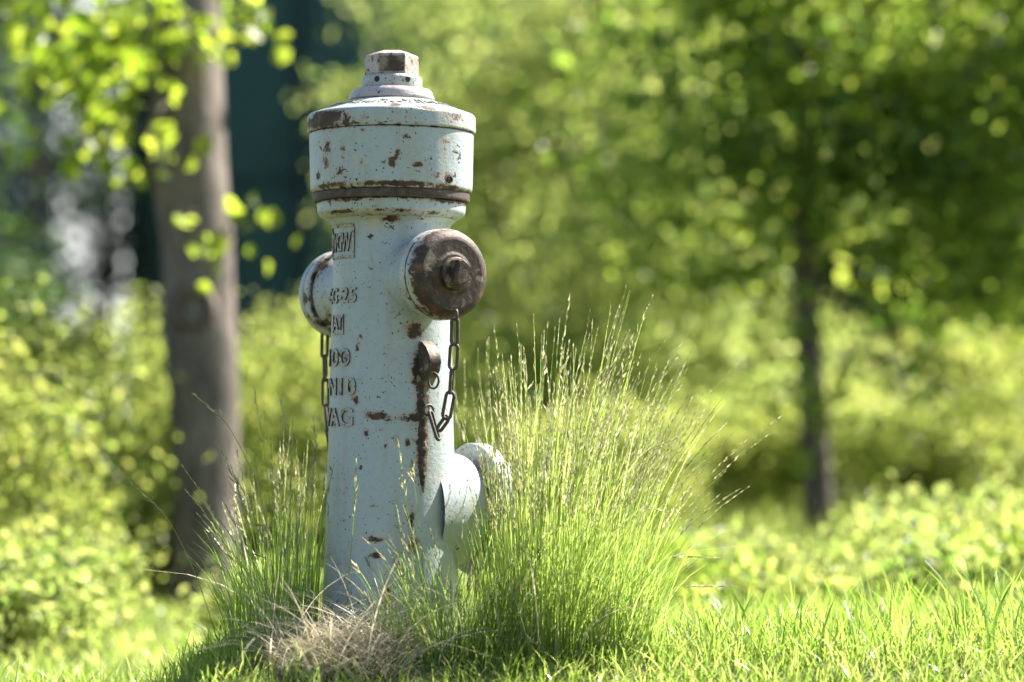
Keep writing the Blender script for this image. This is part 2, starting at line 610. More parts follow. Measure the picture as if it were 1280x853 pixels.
def prism(n, rows, rot, rust=0.0):
    V, Fc = [], []
    for (y, r) in rows:
        for i in range(n):
            a = rot + 2 * math.pi * (i + .5) / n
            V.append((r * PX * math.sin(a), -r * PX * math.cos(a), HZY(y)))
    for k in range(len(rows) - 1):
        for i in range(n):
            j = (i + 1) % n
            Fc.append((k * n + i, k * n + j, (k + 1) * n + j, (k + 1) * n + i))
    Fc.append(tuple(range(n))[::-1])
    Fc.append(tuple((len(rows) - 1) * n + i for i in range(n)))
    return V, Fc


Vh, Fh, Rh = lathe(soften(prof_px([(112.8, 20, .2), (112.8, 38.5, .3), (100, 38.5, .25), (97.5, 37, .4), (95.5, 33, .3), (95.4, 12, .2)]), .0015), 72, .004)
ring = mesh('lock_ring', Vh, Fh, M['paint_worn'], hyd, 40, {'rust': Rh})
for pxh in (474, 512):
    th = math.asin((pxh - 490.5) / 38.5)
    o = Vector((math.sin(th), -math.cos(th), 0))
    fr = (Vector((0, 0, HZY(103.5))), o, Vector((0, 0, 1)))
    v, f, _ = lathe([(.0050, 37.0 * PX, 0), (.0048, 39.0 * PX, 0), (.0040, 38.9 * PX, 0), (0, 38.75 * PX, 0)], 20, .01, fr)
    mesh('pin_hole_shade', v, f, M['hole_shade'], ring, 30)  # dark disc on the surface in place of a shaded recess
nrot = math.radians(3)
v, f = prism(6, [(95.6, 33), (94.5, 33.6), (73, 33.6), (70.5, 32.4), (65, 18), (63.6, 6)], nrot)
nut = mesh('operating_nut', v, f, M['paint_top'], hyd, 0, {'rust': [.42] * len(v)})
# bare, rusted face of the nut: thin scale standing proud of the paint
fr_n = Vector((math.sin(nrot), -math.cos(nrot), 0))
fx = Vector((math.cos(nrot), math.sin(nrot), 0))
ap = 33.6 * math.cos(math.pi / 6) * PX
pl = [(-15.2, 93), (15.0, 92.5), (15.4, 77), (14.5, 73.5), (-15.0, 74.2), (-15.6, 80)]
Vn = [fr_n * (ap + e) + fx * (u * PX) + Vector((0, 0, HZY(y))) for e in (-.001, .0009) for (u, y) in pl]
v, f = Vn, [(6, 7, 8, 9, 10, 11)] + [(i, (i + 1) % 6, 6 + (i + 1) % 6, 6 + i) for i in range(6)]
mesh('rusted_face', v, f, M['iron'], nut, 0)

# band and neck flange under the head
v, f, r_ = lathe(soften(prof_px([(254, 70), (254, 97.2), (251.5, 98), (244, 98), (242.8, 97), (242.8, 70)]), .002), 128, .006)
mesh('seal_band', v, f, M['band'], hyd, 40)
v, f, r_ = lathe(soften(prof_px([(280, 70, .3), (276.5, 80, .4), (272.5, 89, .35), (268, 92.5, .2), (260, 93, .1), (256, 93.5, .5), (253.8, 92, .7), (253.8, 70, .5)]), .004), 128, .004,
                rustf=spotfn([(560, 255, 30, 4, .9), (440, 256, 40, 4, .7), (430, 270, 25, 3, .8), (500, 270, 40, 3, .7), (545, 272, 12, 4, .7), (385, 258, 15, 5, .5)]))
mesh('neck_flange', v, f, M['paint'], hyd, 40, {'rust': r_})
for (pxs, pys, mat_) in ((401, 225, 'paint_worn'), (564, 231, 'hole_shade')):  # second one carries the painted shade of an open hole
    rr = 101.8 * PX
    th = math.asin((pxs - 489) * PX / rr)
    o = Vector((math.sin(th), -math.cos(th), 0))
    fr = (Vector((0, 0, HZY(pys))), o, Vector((0, 0, 1)))
    v, f, r_ = lathe([(.0062, rr - .003, .6), (.0060, rr + .0012, .6), (.0046, rr + .0014, .4), (.0042, rr - .0004, .6), (0, rr - .0004, .4)], 20, .003, fr)
    sc = mesh('set_screw', v, f, M[mat_], head, 30, {'rust': r_})
    if mat_ == 'paint_worn':
        v, f = box(o * (rr + .0003) + Vector((0, 0, HZY(pys))), (.0012, .0016, .007), Matrix.Rotation(th, 3, 'Z'))
        mesh('screw_slot_shade', v, f, M['hole_shade'], sc, 0)  # dark bar painting the shade in the slot


# upper outlets, opposite each other
def outlet(theta_deg, py, rusty, ext=0, size=1.0, name='side_outlet'):
    th = math.radians(theta_deg)
    ax = Vector((math.sin(th), -math.cos(th), 0))
    fr = (Vector((0, 0, HZY(py))) + ax * (ext * PX), ax, Vector((0, 0, 1)))
    q = PX * size
    s = 1.0 if rusty else 0.0
    body = soften([(53 * q, 46 * q, 0), (49 * q, 70 * q, 0), (48 * q, 84 * q, .05), (51 * q, 100 * q, .2), (52.5 * q, 108 * q, .5), (48 * q, 109 * q, .8), (46 * q, 112 * q, .8)], .006)

    def rf(v):
        n = noise.noise(v * 28)
        return max(0, .72 * n + .12) if rusty else max(0, .9 * n + .4)
    v, f, r_ = lathe(body, 96, .004, fr, rf)
    b = mesh(name, v, f, M['paint'], hyd, 40, {'rust': r_})
    ringp = soften([(40 * q, 110.5 * q, .7), (56 * q, 110.5 * q, .6), (57.5 * q, 113 * q, .15), (57.5 * q, 124 * q, .15), (56.5 * q, 125.6 * q, .9), (40 * q, 125.7 * q, .9)], .0018)
    v, f, r_ = lathe(ringp, 96, .004, fr, rf)
    mesh('coupling_ring', v, f, M['paint'], b, 40, {'rust': r_})
    capp = soften([(40 * q, 126.3 * q, .6), (56.4 * q, 126.3 * q, .6), (57.2 * q, 128 * q, .2), (57.4 * q, 136 * q, .25 + .25 * s), (53.5 * q, 145 * q, .7 * s + .2), (46 * q, 149 * q, .75 * s + .2), (44 * q, 149 * q, .75 * s + .2)], .010)

    def rc(v):
        n = noise.noise(v * 34 + Vector((3, 1, 7)))
        low = max(0, (HZY(py + 20) - v.z) / (40 * q))
        return (.55 * n + .1) + min(.8, low * (.9 if rusty else .5))
    v, f, r_ = lathe(capp, 96, .004, fr, rc)
    c = mesh('cap', v, f, M['paint'], b, 40, {'rust': r_})
    facep = soften([(48 * q, 144 * q, 0), (47 * q, 148.6 * q, 0), (43 * q, 149.6 * q, 0), (28 * q, 149.2 * q, 0), (24 * q, 151 * q, 0), (0, 151 * q, 0)], .0015)
    v, f, _ = lathe(facep, 96, .01, fr)
    mesh('cap_face', v, f, M['iron'] if rusty else M['paint_worn'], b, 40, {'rust': [.5] * len(v)})
    wshp = soften([(21 * q, 148 * q, 0), (21 * q, 157 * q, 0), (19 * q, 159 * q, 0), (0, 159 * q, 0)], .0012)
    v, f, _ = lathe(wshp, 48, .01, fr)
    mesh('boss', v, f, M['iron'], b, 40)
    # three-cornered key nut
    w = ax.cross(Vector((0, 0, 1)))
    Vt, Ft = [], []
    lev = ((156, 18.5), (174, 18.0), (177, 16))
    for (h, rr) in lev:
        for i in range(3):
            a0 = math.radians(20) + 2 * math.pi * i / 3
            for da in (-.16, .16):
                Vt.append(fr[0] + ax * (h * q) + (Vector((0, 0, 1)) * math.cos(a0 + da) + w * math.sin(a0 + da)) * rr * q)
    for k in range(2):
        for i in range(6):
            j = (i + 1) % 6
            Ft.append((k * 6 + i, k * 6 + j, k * 6 + 6 + j, k * 6 + 6 + i))
    Ft.append(tuple(range(12, 18)))
    mesh('key_nut', Vt, Ft, M['iron'], b, 0)
    return b, fr


out_r, fr_r = outlet(35, 349, True, -4, .965)
out_l, fr_l = outlet(211, 363, False, 9)

# big lower outlet, square to the other two
th = math.radians(121)
axl = Vector((math.sin(th), -math.cos(th), 0))
frl = (Vector((0, 0, HZY(639))), axl, Vector((0, 0, 1)))
q = PX
v, f, r_ = lathe(soften([(84 * q, 30 * q, 0), (76 * q, 66 * q, 0), (72 * q, 80 * q, 0), (70 * q, 96 * q, .05), (62 * q, 106 * q, .2), (55 * q, 108 * q, .7), (54 * q, 114 * q, .8)], .009), 96, .005, frl,
                lambda v: max(0, .5 * noise.noise(v * 25)))
low = mesh('lower_outlet', v, f, M['paint'], hyd, 40, {'rust': r_})
v, f, r_ = lathe(soften([(40 * q, 112 * q, .5), (80 * q, 112 * q, .4), (84 * q, 114.5 * q, .2), (84 * q, 132 * q, .2), (80 * q, 138 * q, .3), (64 * q, 140 * q, .6), (60 * q, 146 * q, .6), (0, 147 * q, .5)], .005), 96, .005, frl,
                lambda v: max(0, .6 * noise.noise(v * 30)))
mesh('flange_cap', v, f, M['paint'], low, 40, {'rust': r_})
for i in range(4):
    a = math.radians(45 + 90 * i)
    w = axl.cross(Vector((0, 0, 1)))
    o = frl[0] + (Vector((0, 0, 1)) * math.cos(a) + w * math.sin(a)) * 72 * q
    v, f, r_ = lathe([(0, 135 * q, .8), (9 * q, 135 * q, .8), (9 * q, 146 * q, .8), (0, 147 * q, .8)], 6, .01, (o, axl, Vector((0, 0, 1))))
    mesh('flange_bolt', v, f, M['iron'], low, 20)

# lug with eyelet and the rust run below it
thl = math.radians(36)
axg = Vector((math.sin(thl), -math.cos(thl), 0))
sd = axg.cross(Vector((0, 0, 1)))
o = Vector((0, 0, HZY(455)))
lp = [(69, 427), (80, 429), (90, 436), (97, 446), (99, 455), (96, 465), (88, 474), (79, 484), (69, 492)]
v, f = [], []
for k, (sw, sh) in enumerate(((-9.5, -3), (-8, 0), (8, 0), (9.5, -3))):
    for (rr, yy) in lp:
        v.append(axg * ((rr + sh) * q) + sd * (sw * q) + Vector((0, 0, HZY(yy + (3 if yy < 455 else -3) * (1 if sh else 0)))))
m_ = len(lp)
for k in range(3):
    for i in range(m_ - 1):
        f.append((k * m_ + i, k * m_ + i + 1, k * m_ + m_ + i + 1, k * m_ + m_ + i))
f += [tuple(range(m_))[::-1], tuple(3 * m_ + i for i in range(m_))]
lug = mesh('chain_lug', v, f, M['iron'], hyd, 50)
ec = P(542, 476, D0 - .118)
ring_pts = [ec + Vector((math.cos(a) * 6.2 * q, -math.cos(a) * 2 * q, math.sin(a) * 9.5 * q)) for a in np.linspace(0, 2 * math.pi, 20, endpoint=False)]
v, f = tube(ring_pts, .0019, 8, True)
mesh('eyelet', v, f, M['chain'], lug, 179)
# second eye lower down, where the chain ends
e2 = P(536, 513, D0 - .108)
ring_pts = [e2 + Vector((math.cos(a) * 5.5 * q, math.cos(a) * 5 * q, math.sin(a) * 6.5 * q)) for a in np.linspace(0, 2 * math.pi, 18, endpoint=False)]
v, f = tube(ring_pts, .0021, 8, True)
mesh('eyelet', v, f, M['chain'], lug, 179)
# rusted casting seam running down from the lug
sv, sf = [], []
n = 60
for i in range(n + 1):
    py = 470 + i * 2.4
    r = pil_r(py)
    wd = (7.5 + 2.5 * math.sin(i * .7) * rnd.uniform(.3, 1)) * (1 - .55 * (i / n) ** 2) * (min(1, (n - i) / 6) if i > n - 6 else 1)
    for k in range(7):
        t = (k / 6 - .5) * 2
        thk = math.asin(max(-1, min(1, (531 - 489 + t * wd) * PX / r)))
        e = (1 - t * t) * rnd.uniform(.003, .0062) - .0012
        sv.append(((r + e) * math.sin(thk), -(r + e) * math.cos(thk), HZY(py)))
for i in range(n):
    for k in range(6):
        a = i * 7 + k
        sf.append((a, a + 7, a + 8, a + 1))
mesh('rusted_seam', sv, sf, M['iron'], pillar, 179)


# chains of separate links
def chain_link(p0, p1, nrm, half_w, wire=.0029):
    p0, p1 = Vector(p0), Vector(p1)
    t = (p1 - p0)
    L = t.length
    t.normalize()
    nrm = Vector(nrm)
    nrm = (nrm - t * nrm.dot(t)).normalized()
    s = nrm.cross(t)
    hw = half_w - wire
    c = (p0 + p1) / 2
    h = max(.001, L / 2 - hw - wire)
    pts = []
    for a in np.linspace(-math.pi / 2, math.pi / 2, 8):
        pts.append(c + t * (h + math.cos(a) * hw) + s * math.sin(a) * hw)
    for a in np.linspace(math.pi / 2, 3 * math.pi / 2, 8):
        pts.append(c + t * (-h + math.cos(a) * hw) + s * math.sin(a) * hw)
    return tube(pts, wire, 8, True)


def chain(parent, links):
    root = None
    for i, (a, b, nrm, hw) in enumerate(links):
        v, f = chain_link(a, b, nrm, hw)
        if root is None:
            root = empty('chain', (0, 0, 0)); root.parent = parent
        mesh('link', v, f, M['chain'], root, 179)


dc = D0 - .166
chain(hyd, [
    (P(570, 386, dc), P(570, 402, dc), (1, .3, 0), 5.5 * q),
    (P(568.5, 396, dc), P(568, 433, dc), (.15, -1, 0), 6.0 * q),
    (P(568, 428, dc), P(566, 464, dc + .004), (-.3, -1, 0), 7.0 * q),
    (P(565.5, 459, dc + .004), P(563, 494, dc + .01), (1, -.25, 0), 6.5 * q),
    (P(564, 488, dc + .01), P(557, 526, dc + .02), (-.35, -1, .1), 7.4 * q),
    (P(561, 520, dc + .022), P(547, 539, dc + .04), (.8, -.2, .6), 6.2 * q),
    (P(549, 552, dc + .045), P(537, 512, dc + .056), (.9, -.5, .1), 6.0 * q),
])
dl = D0 + .145
chain(hyd, [
    (P(406, 414, dl), P(405.5, 449, dl), (-.3, -1, 0), 6.0 * q),
    (P(406, 443, dl), P(407, 478, dl), (1, -.3, 0), 6.0 * q),
    (P(407, 471, dl), P(407.5, 510, dl), (-.5, -1, 0), 6.5 * q),
    (P(408, 504, dl), P(411, 540, dl - .01), (1, -.4, 0), 6.0 * q),
    (P(411, 534, dl - .01), P(416, 568, dl - .02), (.1, -1, 0), 6.0 * q),
])


# ------------------------------------------------------------------ plants
def leaves(C, n_each, spread, L, W, droop=0.0, flat=.35, tone=(0, 1), tone_c=None, fold=.25):
    """C (k,3) cluster centres -> V, Q, tone for folded six-point leaves"""
    k = len(C)
    N = k * n_each
    c = np.repeat(C, n_each, 0)
    sp = np.repeat(np.broadcast_to(np.asarray(spread, float), (k, 3)), n_each, 0)
    p = c + np.clip(R.normal(size=(N, 3)), -2.1, 2.1) * sp
    d = R.normal(size=(N, 3)); d[:, 2] -= droop
    d /= np.linalg.norm(d, axis=1)[:, None]
    up = R.normal(size=(N, 3)); up[:, 2] += flat * 3
    s = np.cross(d, up); s /= np.linalg.norm(s, axis=1)[:, None] + 1e-9
    nn = np.cross(s, d)
    l = (L * R.uniform(.45, 1.35, N))[:, None]
    w = l * (W / L) * R.uniform(.8, 1.15, N)[:, None]
    V = np.empty((N, 6, 3))
    V[:, 0] = p
    V[:, 1] = p + d * l * .38 + s * w * .5 + nn * w * fold
    V[:, 2] = p + d * l * .74 + s * w * .36 + nn * w * fold
    V[:, 3] = p + d * l - nn * l * .08
    V[:, 4] = p + d * l * .74 - s * w * .36 + nn * w * fold
    V[:, 5] = p + d * l * .38 - s * w * .5 + nn * w * fold
    b = np.arange(N)[:, None] * 6
    Q = np.concatenate([b + np.array([[0, 1, 2, 3]]), b + np.array([[0, 3, 4, 5]])], 0)
    t = R.uniform(0, 1, N) * (tone[1] - tone[0]) + tone[0]
    if tone_c is not None: t = np.clip(t * .6 + np.repeat(tone_c, n_each) * .4, 0, 1)
    return V.reshape(-1, 3), Q, np.repeat(t, 6)


def clusters(c, rad, n, gap=.0, gscale=1.6, seed=0, shell=.5):
    """points in an ellipsoid, thinned by a noise field so that the crown has holes"""
    out = []
    c = np.array(c, float); rad = np.array(rad, float)
    tries = 0
    while len(out) < n and tries < n * 30:
        tries += 1
        d = R.normal(size=3); d /= np.linalg.norm(d)
        r = R.uniform(0, 1) ** (1 / 3)
        r = r * (1 - shell) + shell * R.uniform(.55, 1.0) if R.uniform() < .7 else r
        wob = 1 + .28 * noise.noise(Vector(d) * 1.7 + Vector((seed, 3.1, seed * .7)))
        p = c + d * rad * r * wob
        if noise.noise(Vector(p) * gscale + Vector((seed * 3.3, 0, 0))) < gap - .35: continue
        out.append(p)
    return np.array(out)


def branch(p0, p1, r0, r1, sag=.1, k=6, sides=7):
    p0, p1 = Vector(p0), Vector(p1)
    L = (p1 - p0).length
    off = Vector((rnd.uniform(-1, 1), rnd.uniform(-1, 1), rnd.uniform(.2, 1))) * L * sag
    pts, rad = [], []
    for i in range(k + 1):
        t = i / k
        pts.append(p0.lerp(p1, t) + off * 4 * t * (1 - t) + Vector((rnd.uniform(-1, 1), rnd.uniform(-1, 1), rnd.uniform(-1, 1))) * L * .015)
        rad.append(r0 + (r1 - r0) * t)
    return tube(pts, rad, sides)


def loc(vs, o):
    return [Vector(v) - o for v in vs]


def plant(name, label, cat, group, base, ells, leaf, mat, stem_r=.02, nst=4, trunk=None, bark='bark_dark', kind_trunk='stem', twigs=14):
    """base (x, y); ells list of (centre offset from base, radii, clusters, leaves each, spread); trunk list of (x, y, z, r) offsets"""
    x, y = base
    o = Vector((x, y, float(gz(x, y)) - .01))
    root = empty(name, o)
    tag(root, label, cat, group)
    Vs, Qs, Ts, CC = [], [], [], []
    k = 0
    sd_ = rnd.uniform(0, 50)
    for e in ells:
        (c, rad, ncl, nl, spread) = e[:5]
        ex = e[5] if len(e) > 5 else {}
        C = clusters(c, rad, ncl, ex.get('gap', .1), ex.get('gs', 1.8), sd_ + len(CC), ex.get('shell', .5))
        if len(C) == 0: continue
        CC.append(C)
        tc = np.clip(R.normal(.5, .3, len(C)), 0, 1)
        v, q_, t = leaves(C, nl, spread, leaf[0], leaf[1], ex.get('droop', .3), ex.get('flat', .3), (0, 1), tc)
        Vs.append(v); Qs.append(q_ + k); Ts.append(t); k += len(v)
    quads_mesh('crown', np.concatenate(Vs), np.concatenate(Qs), M[mat], root, np.concatenate(Ts))
    allc = np.concatenate(CC)
    if trunk:
        v, f = tube([t[:3] for t in trunk], [t[3] for t in trunk], 14)
        mesh('trunk', v, f, M[bark], root, 60)
        tp = [Vector(t[:3]) for t in trunk]
        for i in range(nst):
            tgt = Vector(allc[rnd.randrange(len(allc))])
            st = tp[rnd.randrange(len(tp) // 2, len(tp))]
            rr = trunk[-1][3]
            v, f = branch(st, tgt, rr * .75, rr * .15, .08)
            mesh('branch', v, f, M[bark], root, 60)
    else:
        for i in range(nst):
            a = rnd.uniform(0, 6.28)
            tgt = Vector(allc[rnd.randrange(len(allc))])
            v, f = branch((math.cos(a) * .08, math.sin(a) * .08, 0), tgt, stem_r, stem_r * .25, .06)
            mesh('stem', v, f, M[bark], root, 60)
    tw = []
    for i in range(twigs):
        a = Vector(allc[rnd.randrange(len(allc))])
        near = allc[np.argsort(((allc - np.array(a)) ** 2).sum(1))[min(len(allc) - 1, 6)]]
        tw.append(branch(a, Vector(near), stem_r * .3, stem_r * .12, .08, 3, 4))
    if tw:
        v, f = merge(tw)
        tag(mesh('twigs', v, f, M[bark], root, 60), kind='stuff')
    return root


def at(px, d):
    p = P(px, 515, d)
    return (p.x, p.y)


# --- left tree with its own trunk, knot and low hanging twigs
bx, by = at(257, 7.4)
o = Vector((bx, by, float(gz(bx, by)) - .02))
linden = empty('linden_tree', o)
tag(linden, 'young linden with grey-brown trunk, healed branch scar and hanging bright leaves', 'tree')
path, rad = [], []
for (py, x0, x1) in ((765, 208, 312), (750, 212, 304), (700, 215, 299), (600, 217, 299), (500, 213, 300), (430, 206, 296), (390, 201, 293), (350, 204, 290), (300, 203, 288), (200, 190, 281), (100, 190, 277), (0, 194, 273), (-200, 196, 268), (-450, 205, 262)):
    p = P((x0 + x1) / 2, py, 7.4)
    path.append(p - o); rad.append((x1 - x0) / 2 / F_PX * 7.4)
v, f = tube(path, rad, 28)
V2 = []
for p in v:
    w = p + o
    n_ = noise.noise(Vector((w.x * 14, w.y * 14, w.z * 2.2))) * .011 + noise.noise(w * 40) * .003
    c = Vector((path[0].x, path[0].y, p.z))
    dirv = (p - c); dirv.z = 0
    V2.append(p + dirv.normalized() * n_)
trunk_o = mesh('trunk', V2, f, M['bark'], linden, 179)
kp = P(247, 388, 7.4) - o
kp = kp + Vector((0, -.098, 0))
v, f, _ = lathe(soften([(.082, -.04, 0), (.075, .0, 0), (.060, .026, 0), (.046, .024, 0), (.030, -.004, 0), (0, -.012, 0)], .010), 28, .004, (kp, Vector((.12, -.98, .1)).normalized(), Vector((0, 0, 1))))
v = [p + Vector((0, 0, 1)) * noise.noise(p * 40) * .006 for p in v]
mesh('branch_scar', v, f, M['bark_dark'], trunk_o, 179)
CL, TW = [], []
hang = [(75, 20), (110, 45), (150, 30), (60, 60), (95, 85), (130, 75), (165, 60), (120, 110), (85, 125), (140, 130), (175, 105), (160, 150), (135, 165), (128, 195), (150, 185),
        (200, 180), (215, 30), (240, 20), (225, 45), (195, 15), (295, 15), (315, 25), (280, 20), (242, 300), (315, 288), (10, 20), (30, 60), (20, 95), (45, 30), (5, 130),
        (170, 20), (130, 15), (90, 10), (100, 150), (70, 100), (290, -10), (180, 70), (140, 95), (110, 75)]
for (hx, hy) in hang:
    CL.append(P(hx, hy, 7.1 + rnd.uniform(-.2, .35)) - o)
CLn = np.array([list(c) for c in CL])
top = clusters((-.1, .1, 3.7), (1.0, .9, .95), 300, .05, 1.4, 3.0)
top2 = top[top[:, 2] > 1.98]
v1, q1, t1 = leaves(CLn, 10, (.07, .09, .06), .07, .056, .9, .2, (.15, 1))
v2, q2, t2 = leaves(top2, 22, (.10, .10, .08), .062, .05, .6, .3, (0, 1))
quads_mesh('crown', np.concatenate([v1, v2]), np.concatenate([q1, q2 + len(v1)]), M['linden'], linden, np.concatenate([t1, t2]))
for (a, b, r0) in ((P(225, 60, 7.4) - o, P(60, 30, 7.15) - o, .018), (P(228, 20, 7.4) - o, P(110, 130, 7.05) - o, .013), (P(235, -120, 7.4) - o, P(300, -60, 7.3) - o, .02),
                   (P(232, -250, 7.4) - o, P(-80, -300, 7.05) - o, .03), (P(232, -350, 7.4) - o, P(520, -420, 7.5) - o, .03), (P(225, 95, 7.4) - o, P(150, 190, 7.1) - o, .009),
                   (P(250, 250, 7.32) - o, P(242, 300, 7.22) - o, .005), (P(280, 300, 7.4) - o, P(330, 285, 7.3) - o, .006)):
    v, f = branch(a, b, r0, r0 * .2, .1, 7)
    mesh('branch', v, f, M['bark_dark'], linden, 60)

# --- bright leafy shrubs behind the linden trunk
G_SH = 'leafy shrubs behind the linden trunk'
shr = [(-140, 6.8, .98, .44, 'bright shrub at the end of the row beside the pale building'),
       (5, 7.2, .95, .40, 'bright yellow-green shrub standing left of the linden trunk'),
       (150, 8.2, 1.0, .5, 'bright shrub half hidden behind the linden trunk, on its building side'),
       (350, 8.0, .92, .50, 'bright shrub between the linden trunk and the fire hydrant'),
       (470, 8.9, 1.05, .55, 'bright shrub directly behind the fire hydrant pillar')]
for (px, d, h, w, lb) in shr:
    plant('leafy_shrub', lb, 'shrub', G_SH, at(px, d),
          [((0, 0, h * .55), (w, w * .42, h * .46), 120, 54, (.10, .065, .05), dict(gap=.02, gs=2.6)),
           ((0, -.22, h * .25), (w * 1.05, w * .4, h * .26), 80, 48, (.10, .065, .045), dict(gap=.06, gs=2.6))],
          (.030, .019), 'hedge', .012, 5)

# --- tall pale shrubs in the middle
G_PA = 'tall pale shrubs in front of the green fence'
pal = [(600, 11.8, 3.2, .66, 'tall pale shrub rising behind the hydrant head'),
       (735, 11.0, 2.9, .85, 'tall pale drooping shrub beside the feathery grass tuft'),
       (890, 12.2, 3.4, .85, 'tall pale shrub next to the slim tree trunk'),
       (560, 13.5, 2.9, .40, 'narrow tall shrub between the fence and the hydrant head')]
for (px, d, h, w, lb) in pal:
    plant('tall_shrub', lb, 'shrub', G_PA, at(px, d),
          [((0, 0, h * .55), (w, w * .38, h * .46), 135, 75, (.17, .12, .05), dict(gap=.22, gs=1.8, droop=.5)),
           ((.1, -.15, h * .2), (w * 1.1, w * .38, h * .22), 60, 70, (.17, .12, .06), dict(gap=.2, gs=2.0))],
          (.048, .028), 'pale', .016, 6)

# --- slim tree at the right
sx, sy = at(1020, 9.2)
so = Vector((sx, sy, float(gz(sx, sy)) - .01))
tr = []
for (py, pxc, r) in ((760, 1027, .055), (690, 1026, .047), (600, 1022, .043), (500, 1016, .041), (400, 1008, .038), (250, 1004, .034), (80, 1000, .030), (-150, 1010, .024), (-400, 1015, .015)):
    p = P(pxc, py, 9.2) - so
    tr.append((p.x, p.y, p.z, r * 1.25))
plant('slim_tree', 'slim dark-trunked tree rising from the low bright shrubs', 'tree', None, (sx, sy),
      [((.70, -.1, 1.42), (.78, .5, .68), 120, 42, (.13, .10, .05), dict(gap=.22, gs=1.9)),
       ((.40, .1, 2.15), (1.2, .6, .45), 210, 40, (.14, .11, .055), dict(gap=.08, gs=1.6)),
       ((-.34, -.05, 1.5), (.46, .5, .55), 50, 36, (.12, .09, .05), dict(gap=.2)),
       ((.0, -.38, 1.85), (.55, .15, .55), 36, 36, (.12, .06, .05), dict(gap=.1)),
       ((.05, -.3, .75), (.5, .15, .42), 22, 12, (.06, .05, .06), dict(gap=.1))],
      (.054, .042), 'maple', .012, 9, trunk=tr, twigs=40)

# --- low bright shrubs on the right
G_LO = 'low bright shrubs at the foot of the slim tree'
lo_ = [(890, 10.4, .66, .50, 'low bright shrub between the tall pale shrubs and the slim trunk'),
       (1110, 10.3, .80, .55, 'low bright shrub just right of the slim trunk'),
       (1250, 10.2, 1.05, .60, 'low bright shrub under the dark overhanging branches'),
       (1400, 9.4, .95, .60, 'low bright shrub at the far end of the row from the slim trunk'),
       (740, 9.8, .64, .50, 'low bright shrub behind the feathery grass tuft')]
for (px, d, h, w, lb) in lo_:
    plant('low_shrub', lb, 'shrub', G_LO, at(px, d),
          [((0, 0, h * .5), (w, w * .45, h * .48), 100, 56, (.10, .065, .05), dict(gap=.06, gs=2.2))],
          (.036, .023), 'hedge', .012, 4)

# --- knee-high weeds at the far edge of the lawn
G_WE = 'knee-high weeds along the far edge of the lawn'
we = [(790, 6.4, .30, .26, 'knee-high weed clump just past the drooping stalks of the feathery tuft'),
      (915, 6.7, .28, .24, 'knee-high weed clump before the slim trunk, on the hydrant side'),
      (1135, 6.3, .30, .24, 'knee-high weed clump before the slim trunk, on the side away from the hydrant'),
      (1200, 6.8, .42, .32, 'knee-high weed clump in front of the low shrub under the dark branches'),
      (1320, 6.3, .40, .32, 'knee-high weed clump at the end of the lawn edge'),
      (735, 5.7, .22, .20, 'ankle-high weed clump tucked behind the drooping feathery stalks'),
      (850, 5.8, .21, .22, 'ankle-high weed clump beside the feathery tuft, before the tall pale shrubs'),
      (975, 5.7, .17, .22, 'flat weed clump just short of the slim trunk'),
      (1085, 5.9, .22, .22, 'ankle-high weed clump past the slim trunk at the lawn edge'),
      (1185, 5.7, .26, .22, 'bushy weed clump at the lawn edge before the low shrubs'),
      (1285, 5.8, .28, .22, 'bushy weed clump where the longest lawn grass stands'),
      (-5, 5.5, .20, .2, 'ankle-high weed clump at the lawn edge below the shrub row'),
      (345, 6.2, .20, .16, 'ankle-high weed clump behind the shaded grass tuft'),
      (35, 6.2, .28, .20, 'knee-high weed clump beside the linden trunk, before the shrub row'),
      (185, 8.0, .42, .26, 'knee-high weed clump against the foot of the linden trunk'),
      (20, 5.9, .30, .26, 'knee-high weed clump before the end of the shrub row')]
for (px, d, h, w, lb) in we:
    plant('weed_clump', lb, 'weeds', G_WE, at(px, d),
          [((0, 0, h * .45), (w, w * .6, h * .5), 70, 36, (.055, .05, .04), dict(gap=.05, gs=3.0))],
          (.030, .017), rnd.choice(('hedge', 'pale', 'maple')), .006, 4, twigs=6)

# --- dense dark trees behind
G_DK = 'dense dark trees behind the clearing'
dk = [(1180, 17.0, 4.1, 1.6, 'dense dark tree behind the slim tree'),
      (1450, 16.0, 4.2, 1.6, 'dense dark tree at the sunny end of the clearing'),
      (930, 18.5, 4.2, 1.6, 'dense dark tree behind the tall pale shrubs'),
      (640, 21.0, 5.0, 1.2, 'dark tree by the fence behind the hydrant'),
      (-180, 17.0, 5.4, 1.4, 'dark tree beyond the end of the shrub row')]
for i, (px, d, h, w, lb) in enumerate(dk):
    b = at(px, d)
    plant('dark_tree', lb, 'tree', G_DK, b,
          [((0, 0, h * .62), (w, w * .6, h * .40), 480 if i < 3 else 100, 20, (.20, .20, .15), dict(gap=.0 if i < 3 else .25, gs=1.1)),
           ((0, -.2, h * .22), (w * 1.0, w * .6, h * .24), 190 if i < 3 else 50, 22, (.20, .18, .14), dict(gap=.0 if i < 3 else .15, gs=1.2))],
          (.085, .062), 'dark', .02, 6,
          trunk=[(0, 0, -.1, .11), (.03, 0, h * .25, .09), (-.02, .03, h * .5, .07), (.02, 0, h * .8, .03)], twigs=10)

